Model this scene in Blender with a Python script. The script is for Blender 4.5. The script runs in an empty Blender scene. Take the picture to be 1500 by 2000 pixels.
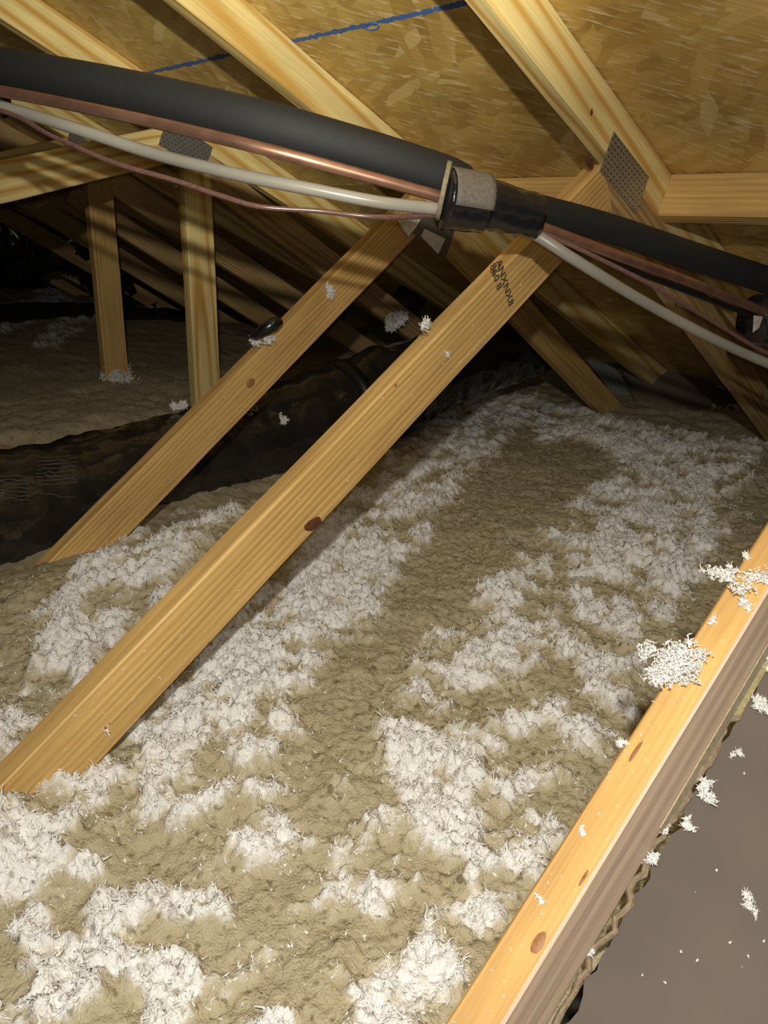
import bpy, math, random
import numpy as np
from mathutils import Matrix, Vector

S = bpy.context.scene
COL = S.collection
rng = np.random.default_rng(7)

# ------------------------------------------------------------------ camera
# world: X = ridge direction (across the trusses), Y = along the trusses towards the eave, Z = up
H = 0.66                                     # the lens is this far above the insulation
_g = np.array([-125, 4000, 1500.]); _g /= np.linalg.norm(_g)          # gravity seen by the camera
_d = np.array([1286, 365, 1500.]); _d /= np.linalg.norm(_d)           # fall of the rafters seen by the camera
_n = np.cross(_g, _d); _n /= np.linalg.norm(_n)
R = np.array([_n, np.cross(-_g, _n), -_g])
SL = math.asin(float(_d @ _g))               # roof pitch
CAM = np.array([0, 0, H])
cd = bpy.data.cameras.new('camera'); cam = bpy.data.objects.new('camera', cd); COL.objects.link(cam)
cd.sensor_fit = 'HORIZONTAL'; cd.sensor_width = 36; cd.lens = 36; cd.clip_start = 0.01
M3 = np.column_stack([R[:, 0], -R[:, 1], -R[:, 2]])
mw = Matrix([list(map(float, r)) for r in M3]).to_4x4(); mw.translation = (0, 0, H)
cam.matrix_world = mw
S.camera = cam

# ------------------------------------------------------------------ world, lights, exposure
w = bpy.data.worlds.new('world'); S.world = w; w.use_nodes = True
w.node_tree.nodes['Background'].inputs[0].default_value = (0.9, 0.95, 1, 1)
w.node_tree.nodes['Background'].inputs[1].default_value = 0.0
S.view_settings.view_transform = 'Standard'; S.view_settings.look = 'None'
S.view_settings.gamma = 1; S.view_settings.use_curve_mapping = False
S.view_settings.exposure = 0.45

def spot(name, loc, target, power, angle, blend, col, rad):
    l = bpy.data.lights.new(name, 'SPOT'); l.energy = power; l.spot_size = math.radians(angle)
    l.spot_blend = blend; l.color = col; l.shadow_soft_size = rad
    o = bpy.data.objects.new(name, l); COL.objects.link(o)
    o.location = loc
    dv = Vector(target) - Vector(loc)
    o.rotation_euler = dv.to_track_quat('-Z', 'Y').to_euler()
    return o
LAMP = (0.06, -0.05, H + 0.25)
spot('head_lamp', LAMP, (-0.75, 1.0, H - 0.55), 36, 160, 1.0, (1.0, 0.96, 0.86), 0.014)
spot('head_lamp_beam', LAMP, (-1.22, 0.92, H + 0.58), 95, 50, 1.0, (1.0, 0.98, 0.80), 0.012)
spot('phone_torch', (0.02, -0.03, H + 0.02), (-0.7, 0.9, H - 0.35), 7, 150, 1.0, (1.0, 0.97, 0.93), 0.01)

# ------------------------------------------------------------------ helpers
def ray(px, py): return R @ np.array([(px - 750) / 1500, (py - 1000) / 1500, 1.])
def onX(px, py, x): r = ray(px, py); return CAM + r * (x / r[0])
def onZ(px, py, z): r = ray(px, py); return CAM + r * ((z - H) / r[2])
def onP(px, py, p0, nn): r = ray(px, py); p0 = np.array(p0, float); nn = np.array(nn, float); return CAM + r * (((p0 - CAM) @ nn) / (r @ nn))
def at(px, py, t): return CAM + ray(px, py) * t

def tag(o, label=None, cat=None, group=None, kind=None):
    if label: o['label'] = label
    if cat: o['category'] = cat
    if group: o['group'] = group
    if kind: o['kind'] = kind
    return o
def empty(name, loc, label, cat, group=None):
    o = bpy.data.objects.new(name, None); COL.objects.link(o); o.location = loc
    o.empty_display_size = 0.05
    return tag(o, label, cat, group)
def mobj(name, v, f, mat, parent=None, mx=None, smooth=False):
    me = bpy.data.meshes.new(name)
    v = np.asarray(v, dtype=np.float32)
    if isinstance(f, np.ndarray):
        k = f.shape[1]
        me.vertices.add(len(v)); me.vertices.foreach_set('co', v.ravel())
        me.loops.add(f.size); me.loops.foreach_set('vertex_index', f.astype(np.int32).ravel())
        me.polygons.add(len(f)); me.polygons.foreach_set('loop_start', np.arange(0, f.size, k, dtype=np.int32))
        me.update(calc_edges=True); me.validate()
    else:
        me.from_pydata([tuple(map(float, p)) for p in v], [], f); me.update()
    if smooth: me.polygons.foreach_set('use_smooth', [True] * len(me.polygons))
    if mat: me.materials.append(mat)
    o = bpy.data.objects.new(name, me); COL.objects.link(o)
    if mx is not None: o.matrix_world = mx
    if parent is not None:
        o.parent = parent
        pm = Matrix.Translation(parent.location) if parent.type == 'EMPTY' else parent.matrix_world
        o.matrix_parent_inverse = pm.inverted()
    return o

def board_geo(L, W, T, ch=0.0025, cut0=0.0, cut1=0.0, seed=0):
    """board along local x, width y (W), thickness z (T); cut0/cut1 shear the end cuts; slightly wavy edges"""
    r = np.random.default_rng(seed)
    a, b = W / 2, T / 2
    prof = [(-a + ch, -b), (a - ch, -b), (a, -b + ch), (a, b - ch), (a - ch, b), (-a + ch, b), (-a, b - ch), (-a, -b + ch)]
    n = max(2, int(L / 0.12) + 1)
    v = []; f = []
    wob = r.normal(0, 0.0006, (n, 2))
    for i in range(n):
        t = i / (n - 1)
        for (py, pz) in prof:
            x = t * L + py * ((1 - t) * cut0 + t * cut1)
            v.append((x, py + wob[i, 0], pz + wob[i, 1] * 0.5))
    for i in range(n - 1):
        for k in range(8):
            k2 = (k + 1) % 8
            f.append((i * 8 + k, i * 8 + k2, (i + 1) * 8 + k2, (i + 1) * 8 + k))
    f.append(tuple(range(8))[::-1]); f.append(tuple(range((n - 1) * 8, n * 8)))
    return v, f
_seed = [10]
def board(name, p0, p1, up, W, T, mat, parent=None, **k):
    """centre line p0->p1, width axis nearest to `up`"""
    p0 = Vector(p0); p1 = Vector(p1); x = (p1 - p0); L = x.length; x.normalize()
    z = x.cross(Vector(up)).normalized(); y = z.cross(x).normalized()
    _seed[0] += 1
    v, f = board_geo(L, W, T, seed=_seed[0], **k)
    mx = Matrix((x, y, z)).transposed().to_4x4(); mx.translation = p0
    return mobj(name, v, f, mat, parent, mx)

def catmull(pts, n):
    P = np.array(pts, float); P = np.vstack([2 * P[0] - P[1], P, 2 * P[-1] - P[-2]])
    out = []
    for i in range(1, len(P) - 2):
        for t in np.linspace(0, 1, n, endpoint=False):
            a, b, c, d = P[i - 1], P[i], P[i + 1], P[i + 2]
            out.append(0.5 * ((2 * b) + (-a + c) * t + (2 * a - 5 * b + 4 * c - d) * t * t + (-a + 3 * b - 3 * c + d) * t ** 3))
    out.append(P[-2]); return np.array(out)
def tube_geo(C, rad, seg=16, caps=True, disp=None):
    C = np.asarray(C, float); n = len(C)
    rad = np.broadcast_to(rad, (n,)) if np.ndim(rad) < 2 else rad
    T = np.gradient(C, axis=0); T /= np.linalg.norm(T, axis=1)[:, None]
    ref = np.array([0, 0, 1.]) if abs(T[0, 2]) < 0.9 else np.array([1., 0, 0])
    N = np.zeros_like(C); u = np.cross(T[0], ref); u /= np.linalg.norm(u)
    for i in range(n):
        u = u - T[i] * (u @ T[i]); u /= np.linalg.norm(u); N[i] = u
    B = np.cross(T, N)
    th = np.linspace(0, 2 * np.pi, seg, endpoint=False)
    rr = np.array(rad)[:, None] * np.ones((1, seg))
    if disp is not None: rr = rr + disp
    V = C[:, None, :] + rr[:, :, None] * (np.cos(th)[None, :, None] * N[:, None, :] + np.sin(th)[None, :, None] * B[:, None, :])
    V = V.reshape(-1, 3)
    i = np.arange(n - 1)[:, None]; k = np.arange(seg)[None, :]; k2 = (k + 1) % seg
    F = np.stack([i * seg + k, i * seg + k2, (i + 1) * seg + k2, (i + 1) * seg + k], -1).reshape(-1, 4)
    if not caps: return V, F
    f = [tuple(map(int, q)) for q in F]
    f.append(tuple(range(seg))[::-1]); f.append(tuple(range((n - 1) * seg, n * seg)))
    return V, f
def tube(name, pts, rad, mat, parent=None, seg=16, n=12, disp=None):
    C = catmull(pts, n); 
    if np.ndim(rad) == 1: rad = np.interp(np.linspace(0, len(pts) - 1, len(C)), range(len(pts)), rad)
    v, f = tube_geo(C, rad, seg, True, disp)
    return mobj(name, v, f, mat, parent, smooth=True)

# value noise
_T = rng.random((256, 256))
def vnoise(x, y):
    xi = np.floor(x).astype(int); yi = np.floor(y).astype(int); fx = x - xi; fy = y - yi
    fx = fx * fx * (3 - 2 * fx); fy = fy * fy * (3 - 2 * fy)
    a = _T[xi & 255, yi & 255]; b = _T[(xi + 1) & 255, yi & 255]; c = _T[xi & 255, (yi + 1) & 255]; d = _T[(xi + 1) & 255, (yi + 1) & 255]
    return (a * (1 - fx) + b * fx) * (1 - fy) + (c * (1 - fx) + d * fx) * fy
def fbm(x, y, s, o=3):
    r = 0; a = 1; t = 0
    for i in range(o):
        r = r + a * vnoise(x / s + 17.3 * i, y / s + 5.1 * i); t += a; a *= 0.5; s = s / 2.03
    return r / t

# ------------------------------------------------------------------ materials
def newmat(name):
    m = bpy.data.materials.new(name); m.use_nodes = True; nt = m.node_tree
    return m, nt, nt.nodes['Principled BSDF']
def N(nt, t, **k):
    n = nt.nodes.new(t)
    for a, b in k.items(): setattr(n, a, b)
    return n
def ramp(nt, stops):
    r = nt.nodes.new('ShaderNodeValToRGB'); e = r.color_ramp.elements
    while len(e) < len(stops): e.new(0.5)
    for i, (p, c) in enumerate(stops): e[i].position = p; e[i].color = (*c, 1)
    return r
def simple(name, col, rough=0.5, metal=0.0, bump=0, bs=200, spec=0.5, coat=0):
    m, nt, b = newmat(name)
    b.inputs['Base Color'].default_value = (*col, 1); b.inputs['Roughness'].default_value = rough
    b.inputs['Metallic'].default_value = metal; b.inputs['Specular IOR Level'].default_value = spec
    b.inputs['Coat Weight'].default_value = coat
    tc = N(nt, 'ShaderNodeTexCoord'); no = N(nt, 'ShaderNodeTexNoise'); no.inputs['Scale'].default_value = bs; no.inputs['Detail'].default_value = 4
    nt.links.new(tc.outputs['Object'], no.inputs['Vector'])
    rp = ramp(nt, [(0.3, tuple(c * 0.75 for c in col)), (0.7, tuple(min(1, c * 1.2) for c in col))])
    nt.links.new(no.outputs['Fac'], rp.inputs['Fac']); nt.links.new(rp.outputs['Color'], b.inputs['Base Color'])
    if bump:
        bp = N(nt, 'ShaderNodeBump'); bp.inputs['Strength'].default_value = 1; bp.inputs['Distance'].default_value = bump
        nt.links.new(no.outputs['Fac'], bp.inputs['Height']); nt.links.new(bp.outputs['Normal'], b.inputs['Normal'])
    return m
def wood(name, light, dark, oy=0.03, oz=0.05, freq=36, stain=0.35, tilt=0.05, amp=0.15):
    m, nt, b = newmat(name); L = nt.links.new
    tc = N(nt, 'ShaderNodeTexCoord'); oi = N(nt, 'ShaderNodeObjectInfo')
    mp = N(nt, 'ShaderNodeMapping'); mp.inputs['Scale'].default_value = (0.11, 1, 1); mp.inputs['Rotation'].default_value = (0, tilt, tilt * 0.6)
    L(tc.outputs['Object'], mp.inputs['Vector'])
    mul = N(nt, 'ShaderNodeMath', operation='MULTIPLY_ADD'); mul.inputs[1].default_value = 0.07; mul.inputs[2].default_value = oy
    L(oi.outputs['Random'], mul.inputs[0])
    cb = N(nt, 'ShaderNodeCombineXYZ'); L(oi.outputs['Random'], cb.inputs[0]); L(mul.outputs[0], cb.inputs[1]); cb.inputs[2].default_value = oz
    add = N(nt, 'ShaderNodeVectorMath', operation='ADD'); L(mp.outputs[0], add.inputs[0]); L(cb.outputs[0], add.inputs[1])
    wv = N(nt, 'ShaderNodeTexWave', wave_type='RINGS', rings_direction='X')
    wv.inputs['Scale'].default_value = freq; wv.inputs['Distortion'].default_value = 7.0
    wv.inputs['Detail'].default_value = 2; wv.inputs['Detail Scale'].default_value = 0.45
    L(add.outputs[0], wv.inputs['Vector'])
    rp = ramp(nt, [(0.0, dark), (0.22, tuple(0.5 * (a + c) for a, c in zip(light, dark))), (0.6, light), (1.0, light)])
    nk = N(nt, 'ShaderNodeTexNoise'); nk.inputs['Scale'].default_value = 16; nk.inputs['Detail'].default_value = 2; L(add.outputs[0], nk.inputs['Vector'])
    rk = ramp(nt, [(0.35, (amp,) * 3), (0.62, (0.95,) * 3)]); L(nk.outputs['Fac'], rk.inputs['Fac'])
    mk_ = N(nt, 'ShaderNodeMix', data_type='FLOAT'); L(rk.outputs[0], mk_.inputs['Factor']); mk_.inputs['A'].default_value = 0.55; L(wv.outputs['Fac'], mk_.inputs['B'])
    L(mk_.outputs['Result'], rp.inputs['Fac'])
    # fibre
    mp2 = N(nt, 'ShaderNodeMapping'); mp2.inputs['Scale'].default_value = (6, 260, 260); L(tc.outputs['Object'], mp2.inputs['Vector'])
    nf = N(nt, 'ShaderNodeTexNoise'); nf.inputs['Scale'].default_value = 1; nf.inputs['Detail'].default_value = 3; L(mp2.outputs[0], nf.inputs['Vector'])
    rf = ramp(nt, [(0.3, (0.82,) * 3), (0.7, (1.08,) * 3)]); L(nf.outputs['Fac'], rf.inputs['Fac'])
    m1 = N(nt, 'ShaderNodeMix', data_type='RGBA', blend_type='MULTIPLY'); m1.inputs['Factor'].default_value = 1
    L(rp.outputs[0], m1.inputs['A']); L(rf.outputs[0], m1.inputs['B'])
    # blotches
    mp3 = N(nt, 'ShaderNodeMapping'); mp3.inputs['Scale'].default_value = (5, 18, 18); L(add.outputs[0], mp3.inputs['Vector'])
    mp3.inputs['Scale'].default_value = (30, 14, 14)
    ns = N(nt, 'ShaderNodeTexNoise'); ns.inputs['Scale'].default_value = 1; ns.inputs['Detail'].default_value = 5; L(mp3.outputs[0], ns.inputs['Vector'])
    rs = ramp(nt, [(0.42, (1,) * 3), (0.75, (1 - stain, 1 - stain * 1.1, 1 - stain * 1.15))]); L(ns.outputs['Fac'], rs.inputs['Fac'])
    m2 = N(nt, 'ShaderNodeMix', data_type='RGBA', blend_type='MULTIPLY'); m2.inputs['Factor'].default_value = 1
    L(m1.outputs['Result'], m2.inputs['A']); L(rs.outputs[0], m2.inputs['B'])
    hs = N(nt, 'ShaderNodeHueSaturation'); L(m2.outputs['Result'], hs.inputs['Color'])
    mv = N(nt, 'ShaderNodeMath', operation='MULTIPLY_ADD'); mv.inputs[1].default_value = 0.2; mv.inputs[2].default_value = 0.9
    L(oi.outputs['Random'], mv.inputs[0]); L(mv.outputs[0], hs.inputs['Value'])
    L(hs.outputs[0], b.inputs['Base Color'])
    b.inputs['Roughness'].default_value = 0.55; b.inputs['Specular IOR Level'].default_value = 0.3
    bp = N(nt, 'ShaderNodeBump'); bp.inputs['Distance'].default_value = 0.0006; bp.inputs['Strength'].default_value = 0.8
    ad = N(nt, 'ShaderNodeMath', operation='ADD'); L(nf.outputs['Fac'], ad.inputs[0]); L(wv.outputs['Fac'], ad.inputs[1])
    L(ad.outputs[0], bp.inputs['Height']); L(bp.outputs[0], b.inputs['Normal'])
    return m
def osb(name):
    m, nt, b = newmat(name); L = nt.links.new
    tc = N(nt, 'ShaderNodeTexCoord')
    wn = N(nt, 'ShaderNodeTexNoise'); wn.inputs['Scale'].default_value = 9; wn.inputs['Detail'].default_value = 3; L(tc.outputs['Object'], wn.inputs['Vector'])
    wadd = N(nt, 'ShaderNodeVectorMath', operation='MULTIPLY_ADD'); L(wn.outputs['Color'], wadd.inputs[0]); wadd.inputs[1].default_value = (0.02,) * 3; L(tc.outputs['Object'], wadd.inputs[2])
    cols = []; hts = []
    for i, (ang, sx, sy) in enumerate([(25, 10, 42), (-20, 13, 55), (65, 9, 38)]):
        mp = N(nt, 'ShaderNodeMapping'); mp.inputs['Rotation'].default_value = (0, 0, math.radians(ang)); mp.inputs['Location'].default_value = (i * 3.1, i * 1.7, i)
        mp2 = N(nt, 'ShaderNodeMapping'); mp2.inputs['Scale'].default_value = (sx, sy, 1)
        L(wadd.outputs[0], mp.inputs['Vector']); L(mp.outputs[0], mp2.inputs['Vector'])
        vo = N(nt, 'ShaderNodeTexVoronoi', voronoi_dimensions='2D'); vo.inputs['Scale'].default_value = 1; L(mp2.outputs[0], vo.inputs['Vector'])
        sp = N(nt, 'ShaderNodeSeparateColor'); L(vo.outputs['Color'], sp.inputs[0]); cols.append(sp); hts.append(vo)
    # choose a layer by a random value of the first
    gt = N(nt, 'ShaderNodeMath', operation='GREATER_THAN'); gt.inputs[1].default_value = 0.5; L(cols[0].outputs['Green'], gt.inputs[0])
    mx = N(nt, 'ShaderNodeMix', data_type='FLOAT'); L(gt.outputs[0], mx.inputs['Factor']); L(cols[0].outputs['Red'], mx.inputs['A']); L(cols[1].outputs['Red'], mx.inputs['B'])
    gt2 = N(nt, 'ShaderNodeMath', operation='GREATER_THAN'); gt2.inputs[1].default_value = 0.68; L(cols[2].outputs['Green'], gt2.inputs[0])
    mx2 = N(nt, 'ShaderNodeMix', data_type='FLOAT'); L(gt2.outputs[0], mx2.inputs['Factor']); L(mx.outputs['Result'], mx2.inputs['A']); L(cols[2].outputs['Red'], mx2.inputs['B'])
    rp = ramp(nt, [(0.0, (0.44, 0.28, 0.075)), (0.45, (0.54, 0.36, 0.10)), (0.9, (0.60, 0.42, 0.135)), (1.0, (0.72, 0.54, 0.24))])
    L(mx2.outputs['Result'], rp.inputs['Fac'])
    nf = N(nt, 'ShaderNodeTexNoise'); nf.inputs['Scale'].default_value = 4.5; nf.inputs['Detail'].default_value = 5; L(tc.outputs['Object'], nf.inputs['Vector'])
    rs = ramp(nt, [(0.35, (0.72, 0.66, 0.58)), (0.6, (1.05, 1.05, 1.05))]); L(nf.outputs['Fac'], rs.inputs['Fac'])
    m2 = N(nt, 'ShaderNodeMix', data_type='RGBA', blend_type='MULTIPLY'); m2.inputs['Factor'].default_value = 1
    L(rp.outputs[0], m2.inputs['A']); L(rs.outputs[0], m2.inputs['B']); L(m2.outputs['Result'], b.inputs['Base Color'])
    # bright chips standing on edge
    mpw = N(nt, 'ShaderNodeMapping'); mpw.inputs['Rotation'].default_value = (0, 0, math.radians(-35)); L(tc.outputs['Object'], mpw.inputs['Vector']); mpx = N(nt, 'ShaderNodeMapping'); mpx.inputs['Scale'].default_value = (20, 110, 1); L(mpw.outputs[0], mpx.inputs['Vector'])
    nw = N(nt, 'ShaderNodeTexNoise'); nw.inputs['Scale'].default_value = 1; nw.inputs['Detail'].default_value = 3; L(mpx.outputs[0], nw.inputs['Vector'])
    rw = ramp(nt, [(0.57, (0,) * 3), (0.68, (0.6,) * 3)]); L(nw.outputs['Fac'], rw.inputs['Fac'])
    m3 = N(nt, 'ShaderNodeMix', data_type='RGBA'); L(rw.outputs[0], m3.inputs['Factor']); L(m2.outputs['Result'], m3.inputs['A']); m3.inputs['B'].default_value = (0.85, 0.72, 0.46, 1)
    L(m3.outputs['Result'], b.inputs['Base Color'])
    b.inputs['Roughness'].default_value = 0.42; b.inputs['Specular IOR Level'].default_value = 0.55
    ad = N(nt, 'ShaderNodeMath', operation='MULTIPLY_ADD'); L(mx2.outputs['Result'], ad.inputs[0]); ad.inputs[1].default_value = 1.0; L(nw.outputs['Fac'], ad.inputs[2])
    bp = N(nt, 'ShaderNodeBump'); bp.inputs['Distance'].default_value = 0.0011; bp.inputs['Strength'].default_value = 0.9; L(ad.outputs[0], bp.inputs['Height']); L(bp.outputs[0], b.inputs['Normal'])
    return m

W_OR = wood('pine_orange', (0.66, 0.43, 0.155), (0.50, 0.28, 0.08), stain=0.3)
W_T4 = wood('pine_amber', (0.74, 0.45, 0.155), (0.62, 0.33, 0.09), freq=11, stain=0.35)
W_FACE = wood('pine_lit_side', (0.82, 0.62, 0.45), (0.72, 0.50, 0.35), freq=14, stain=0.15)  # pale pink side of the near web; bounced light put into its colour
W_YE = wood('pine_yellow', (0.78, 0.62, 0.27), (0.56, 0.31, 0.06), oy=-0.03, oz=0.012, freq=12, stain=0.2, tilt=0.25, amp=0.85)
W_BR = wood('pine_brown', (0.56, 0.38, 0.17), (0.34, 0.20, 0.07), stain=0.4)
OSB = osb('strand_board')
KNOT = simple('knot_wood', (0.10, 0.035, 0.015), 0.6, bs=150)
KNOTL = simple('pale_knot_wood', (0.33, 0.15, 0.05), 0.6, bs=150)
GALV = simple('galvanised_steel', (0.42, 0.43, 0.44), 0.38, 0.85, 0.0004, 300)
GALVD = simple('steel_slot', (0.10, 0.10, 0.11), 0.5, 0.6)
FOAM = simple('black_foam_rubber', (0.012, 0.013, 0.014), 0.7, 0, 0.0006, 900)
TAPE = simple('black_vinyl_tape', (0.012, 0.012, 0.014), 0.22, 0, 0.0015, 60, coat=0.4)
TAPED = simple('dusty_tape', (0.17, 0.15, 0.12), 0.7, 0, 0.0004, 200)
TIE = simple('beige_tie', (0.28, 0.23, 0.14), 0.6)
COPPER = simple('copper', (0.42, 0.235, 0.165), 0.42, 0.8, 0.0001, 30)
PVC = simple('milky_tube', (0.33, 0.31, 0.26), 0.3, spec=0.6, bs=4)
CABLE = simple('brown_cable', (0.17, 0.09, 0.075), 0.25, spec=0.7)
DUCT = simple('black_duct_film', (0.02, 0.0185, 0.017), 0.17, 0, 0.0045, 16, spec=0.8)
STRAP = simple('black_strap', (0.01, 0.01, 0.01), 0.4)
GREYP = simple('grey_print', (0.22, 0.22, 0.22), 0.6)
GREYD = simple('worn_print', (0.085, 0.082, 0.075), 0.6, bs=60)
INK = simple('black_ink', (0.06, 0.045, 0.03), 0.8, bs=500)
BLUE = simple('blue_chalk', (0.06, 0.13, 0.34), 0.9, bs=300)
GYP = simple('drywall_paper', (0.13, 0.104, 0.084), 0.85, 0, 0, 3)
GYPC = simple('torn_gypsum', (0.28, 0.21, 0.13), 0.95, 0, 0.003, 200)
CREAM = simple('cream_paper', (0.52, 0.44, 0.30), 0.8)
PAPER = simple('olive_paper', (0.34, 0.29, 0.14), 0.8)
FLASH = simple('grey_sheet', (0.30, 0.30, 0.28), 0.6, 0.2)
SILV = simple('silver_tape', (0.75, 0.76, 0.78), 0.25, 0.7, 0.002, 60)
LABELM = simple('white_label', (0.75, 0.75, 0.70), 0.5)

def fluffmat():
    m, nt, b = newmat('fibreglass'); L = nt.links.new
    at_ = N(nt, 'ShaderNodeAttribute'); at_.attribute_name = 'fluff'  # fluff amount also carries the lamp-lit bands painted onto the insulation
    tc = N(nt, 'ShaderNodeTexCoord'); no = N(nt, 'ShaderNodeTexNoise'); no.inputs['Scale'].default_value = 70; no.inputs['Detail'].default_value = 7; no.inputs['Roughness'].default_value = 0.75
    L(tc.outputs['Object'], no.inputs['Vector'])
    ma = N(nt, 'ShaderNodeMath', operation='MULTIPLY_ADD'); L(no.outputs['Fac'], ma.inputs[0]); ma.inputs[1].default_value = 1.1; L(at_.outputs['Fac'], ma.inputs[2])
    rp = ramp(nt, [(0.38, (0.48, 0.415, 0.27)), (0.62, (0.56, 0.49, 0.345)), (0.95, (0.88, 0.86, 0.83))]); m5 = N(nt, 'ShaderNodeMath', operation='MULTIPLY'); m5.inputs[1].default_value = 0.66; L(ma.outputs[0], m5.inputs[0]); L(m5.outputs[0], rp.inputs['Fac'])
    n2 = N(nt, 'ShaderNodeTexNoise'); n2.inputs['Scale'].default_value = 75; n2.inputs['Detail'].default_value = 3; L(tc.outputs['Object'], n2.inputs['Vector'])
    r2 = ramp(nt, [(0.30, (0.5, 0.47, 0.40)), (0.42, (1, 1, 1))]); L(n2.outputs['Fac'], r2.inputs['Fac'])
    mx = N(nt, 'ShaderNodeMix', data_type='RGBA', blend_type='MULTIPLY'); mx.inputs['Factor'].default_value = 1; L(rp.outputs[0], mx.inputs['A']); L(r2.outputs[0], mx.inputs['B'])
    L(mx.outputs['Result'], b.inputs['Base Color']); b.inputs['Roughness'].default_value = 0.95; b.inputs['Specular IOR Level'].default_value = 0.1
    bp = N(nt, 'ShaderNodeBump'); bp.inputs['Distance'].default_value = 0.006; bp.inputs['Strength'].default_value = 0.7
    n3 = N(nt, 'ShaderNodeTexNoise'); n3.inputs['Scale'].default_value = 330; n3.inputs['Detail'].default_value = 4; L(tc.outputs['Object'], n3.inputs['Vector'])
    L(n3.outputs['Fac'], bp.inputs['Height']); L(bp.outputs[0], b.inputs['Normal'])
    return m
FIB = fluffmat()
WHITE = simple('white_fibre', (0.84, 0.82, 0.78), 0.9, spec=0.2, bs=400)

# ------------------------------------------------------------------ roof deck (ceiling)
rn = np.array([0, math.sin(SL), math.cos(SL)])          # normal of the deck, upwards
dd = np.array([0, math.cos(SL), -math.sin(SL)])         # down the slope
DH = 0.782                                              # deck underside above the lens
def deckp(x, s, off=0.0): return CAM + np.array([x, 0, 0]) + dd * s + rn * (DH + off)
ceil_root = empty('ceiling', deckp(0, 0), None, None); ceil_root['kind'] = 'structure'
ROWS = [(-3.42, -2.199, -0.849), (-2.199, -0.979, -2.07), (-0.979, 0.241, -0.849), (0.241, 1.461, -2.07), (1.461, 2.681, -0.849), (2.681, 3.12, -2.07)]
for (s0, s1, x0) in ROWS:
    for k in range(-3, 2):
        xa = x0 + 2.44 * k; xb = xa + 2.44
        if xa > 1.6 or xb < -8.6: continue
        gap = 0.0015
        c = deckp((xa + xb) / 2, (s0 + s1) / 2, 0.006)
        o = board('sheathing_panel', c + np.array([-(xb - xa) / 2 + gap, 0, 0]), c + np.array([(xb - xa) / 2 - gap, 0, 0]), dd, (s1 - s0) - 2 * gap, 0.0115, OSB, ceil_root, ch=0.001)
# other slope behind the camera up to the ridge
ridge = deckp(-3.5, -3.42)
far = np.array([0, -math.cos(SL), -math.sin(SL)])
cc = ridge + far * 1.6
o = board('sheathing_panel', cc + np.array([-5.1, 0, 0]), cc + np.array([5.1, 0, 0]), far, 3.2, 0.0115, OSB, ceil_root, ch=0.001)

# blue chalk line on the sheathing
sb = 0.883
v = []; f = []
xs = np.arange(-2.5, -0.86, 0.006)
for i, x in enumerate(xs):
    j = 0.004 * (fbm(np.array([x]), np.array([0.3]), 0.07)[0] - 0.5); wd = 0.0035 + 0.003 * rng.random()
    e0, e1 = rng.normal(0, 0.0012, 2)
    v += [deckp(x, sb + j - wd + e0, -0.0006), deckp(x, sb + j + wd + e1, -0.0006), deckp(x, sb + j + wd + e1, 0.0006), deckp(x, sb + j - wd + e0, 0.0006)]
    if i:
        a = (i - 1) * 4; b_ = i * 4
        f += [(a + q, a + (q + 1) % 4, b_ + (q + 1) % 4, b_ + q) for q in range(4)]
chalk = mobj('chalk_line', v, f, BLUE, ceil_root); chalk['label'] = 'blue marking line across the sheathing'
lp = [deckp(-1.16 + 0.018 * math.cos(a) - 0.05, sb + 0.006 + 0.009 * math.sin(a), -0.0008) for a in np.linspace(0, 6.0, 18)]
V_, F_ = tube_geo(lp, 0.0014, 5)
chl = mobj('chalk_loop', V_, F_, BLUE, ceil_root)
chl['label'] = 'small blue loop below the marking line'

# ------------------------------------------------------------------ floor under the insulation, left gable wall
def box(name, c, s, mat, parent=None):
    c = np.array(c, float)
    return board(name, c - np.array([s[0] / 2, 0, 0]), c + np.array([s[0] / 2, 0, 0]), (0, 1, 0), s[1], s[2], mat, parent, ch=0.001)
fl = box('floor', (-3.4, 0.6, -0.36), (10.4, 5.6, 0.02), GYP); fl['kind'] = 'structure'
wl = board('wall_left', (-8.62, -2.2, 0.55), (-8.62, 3.4, 0.55), (0, 0, 1), 1.9, 0.02, OSB, None, ch=0.001); wl['kind'] = 'structure'

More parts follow.
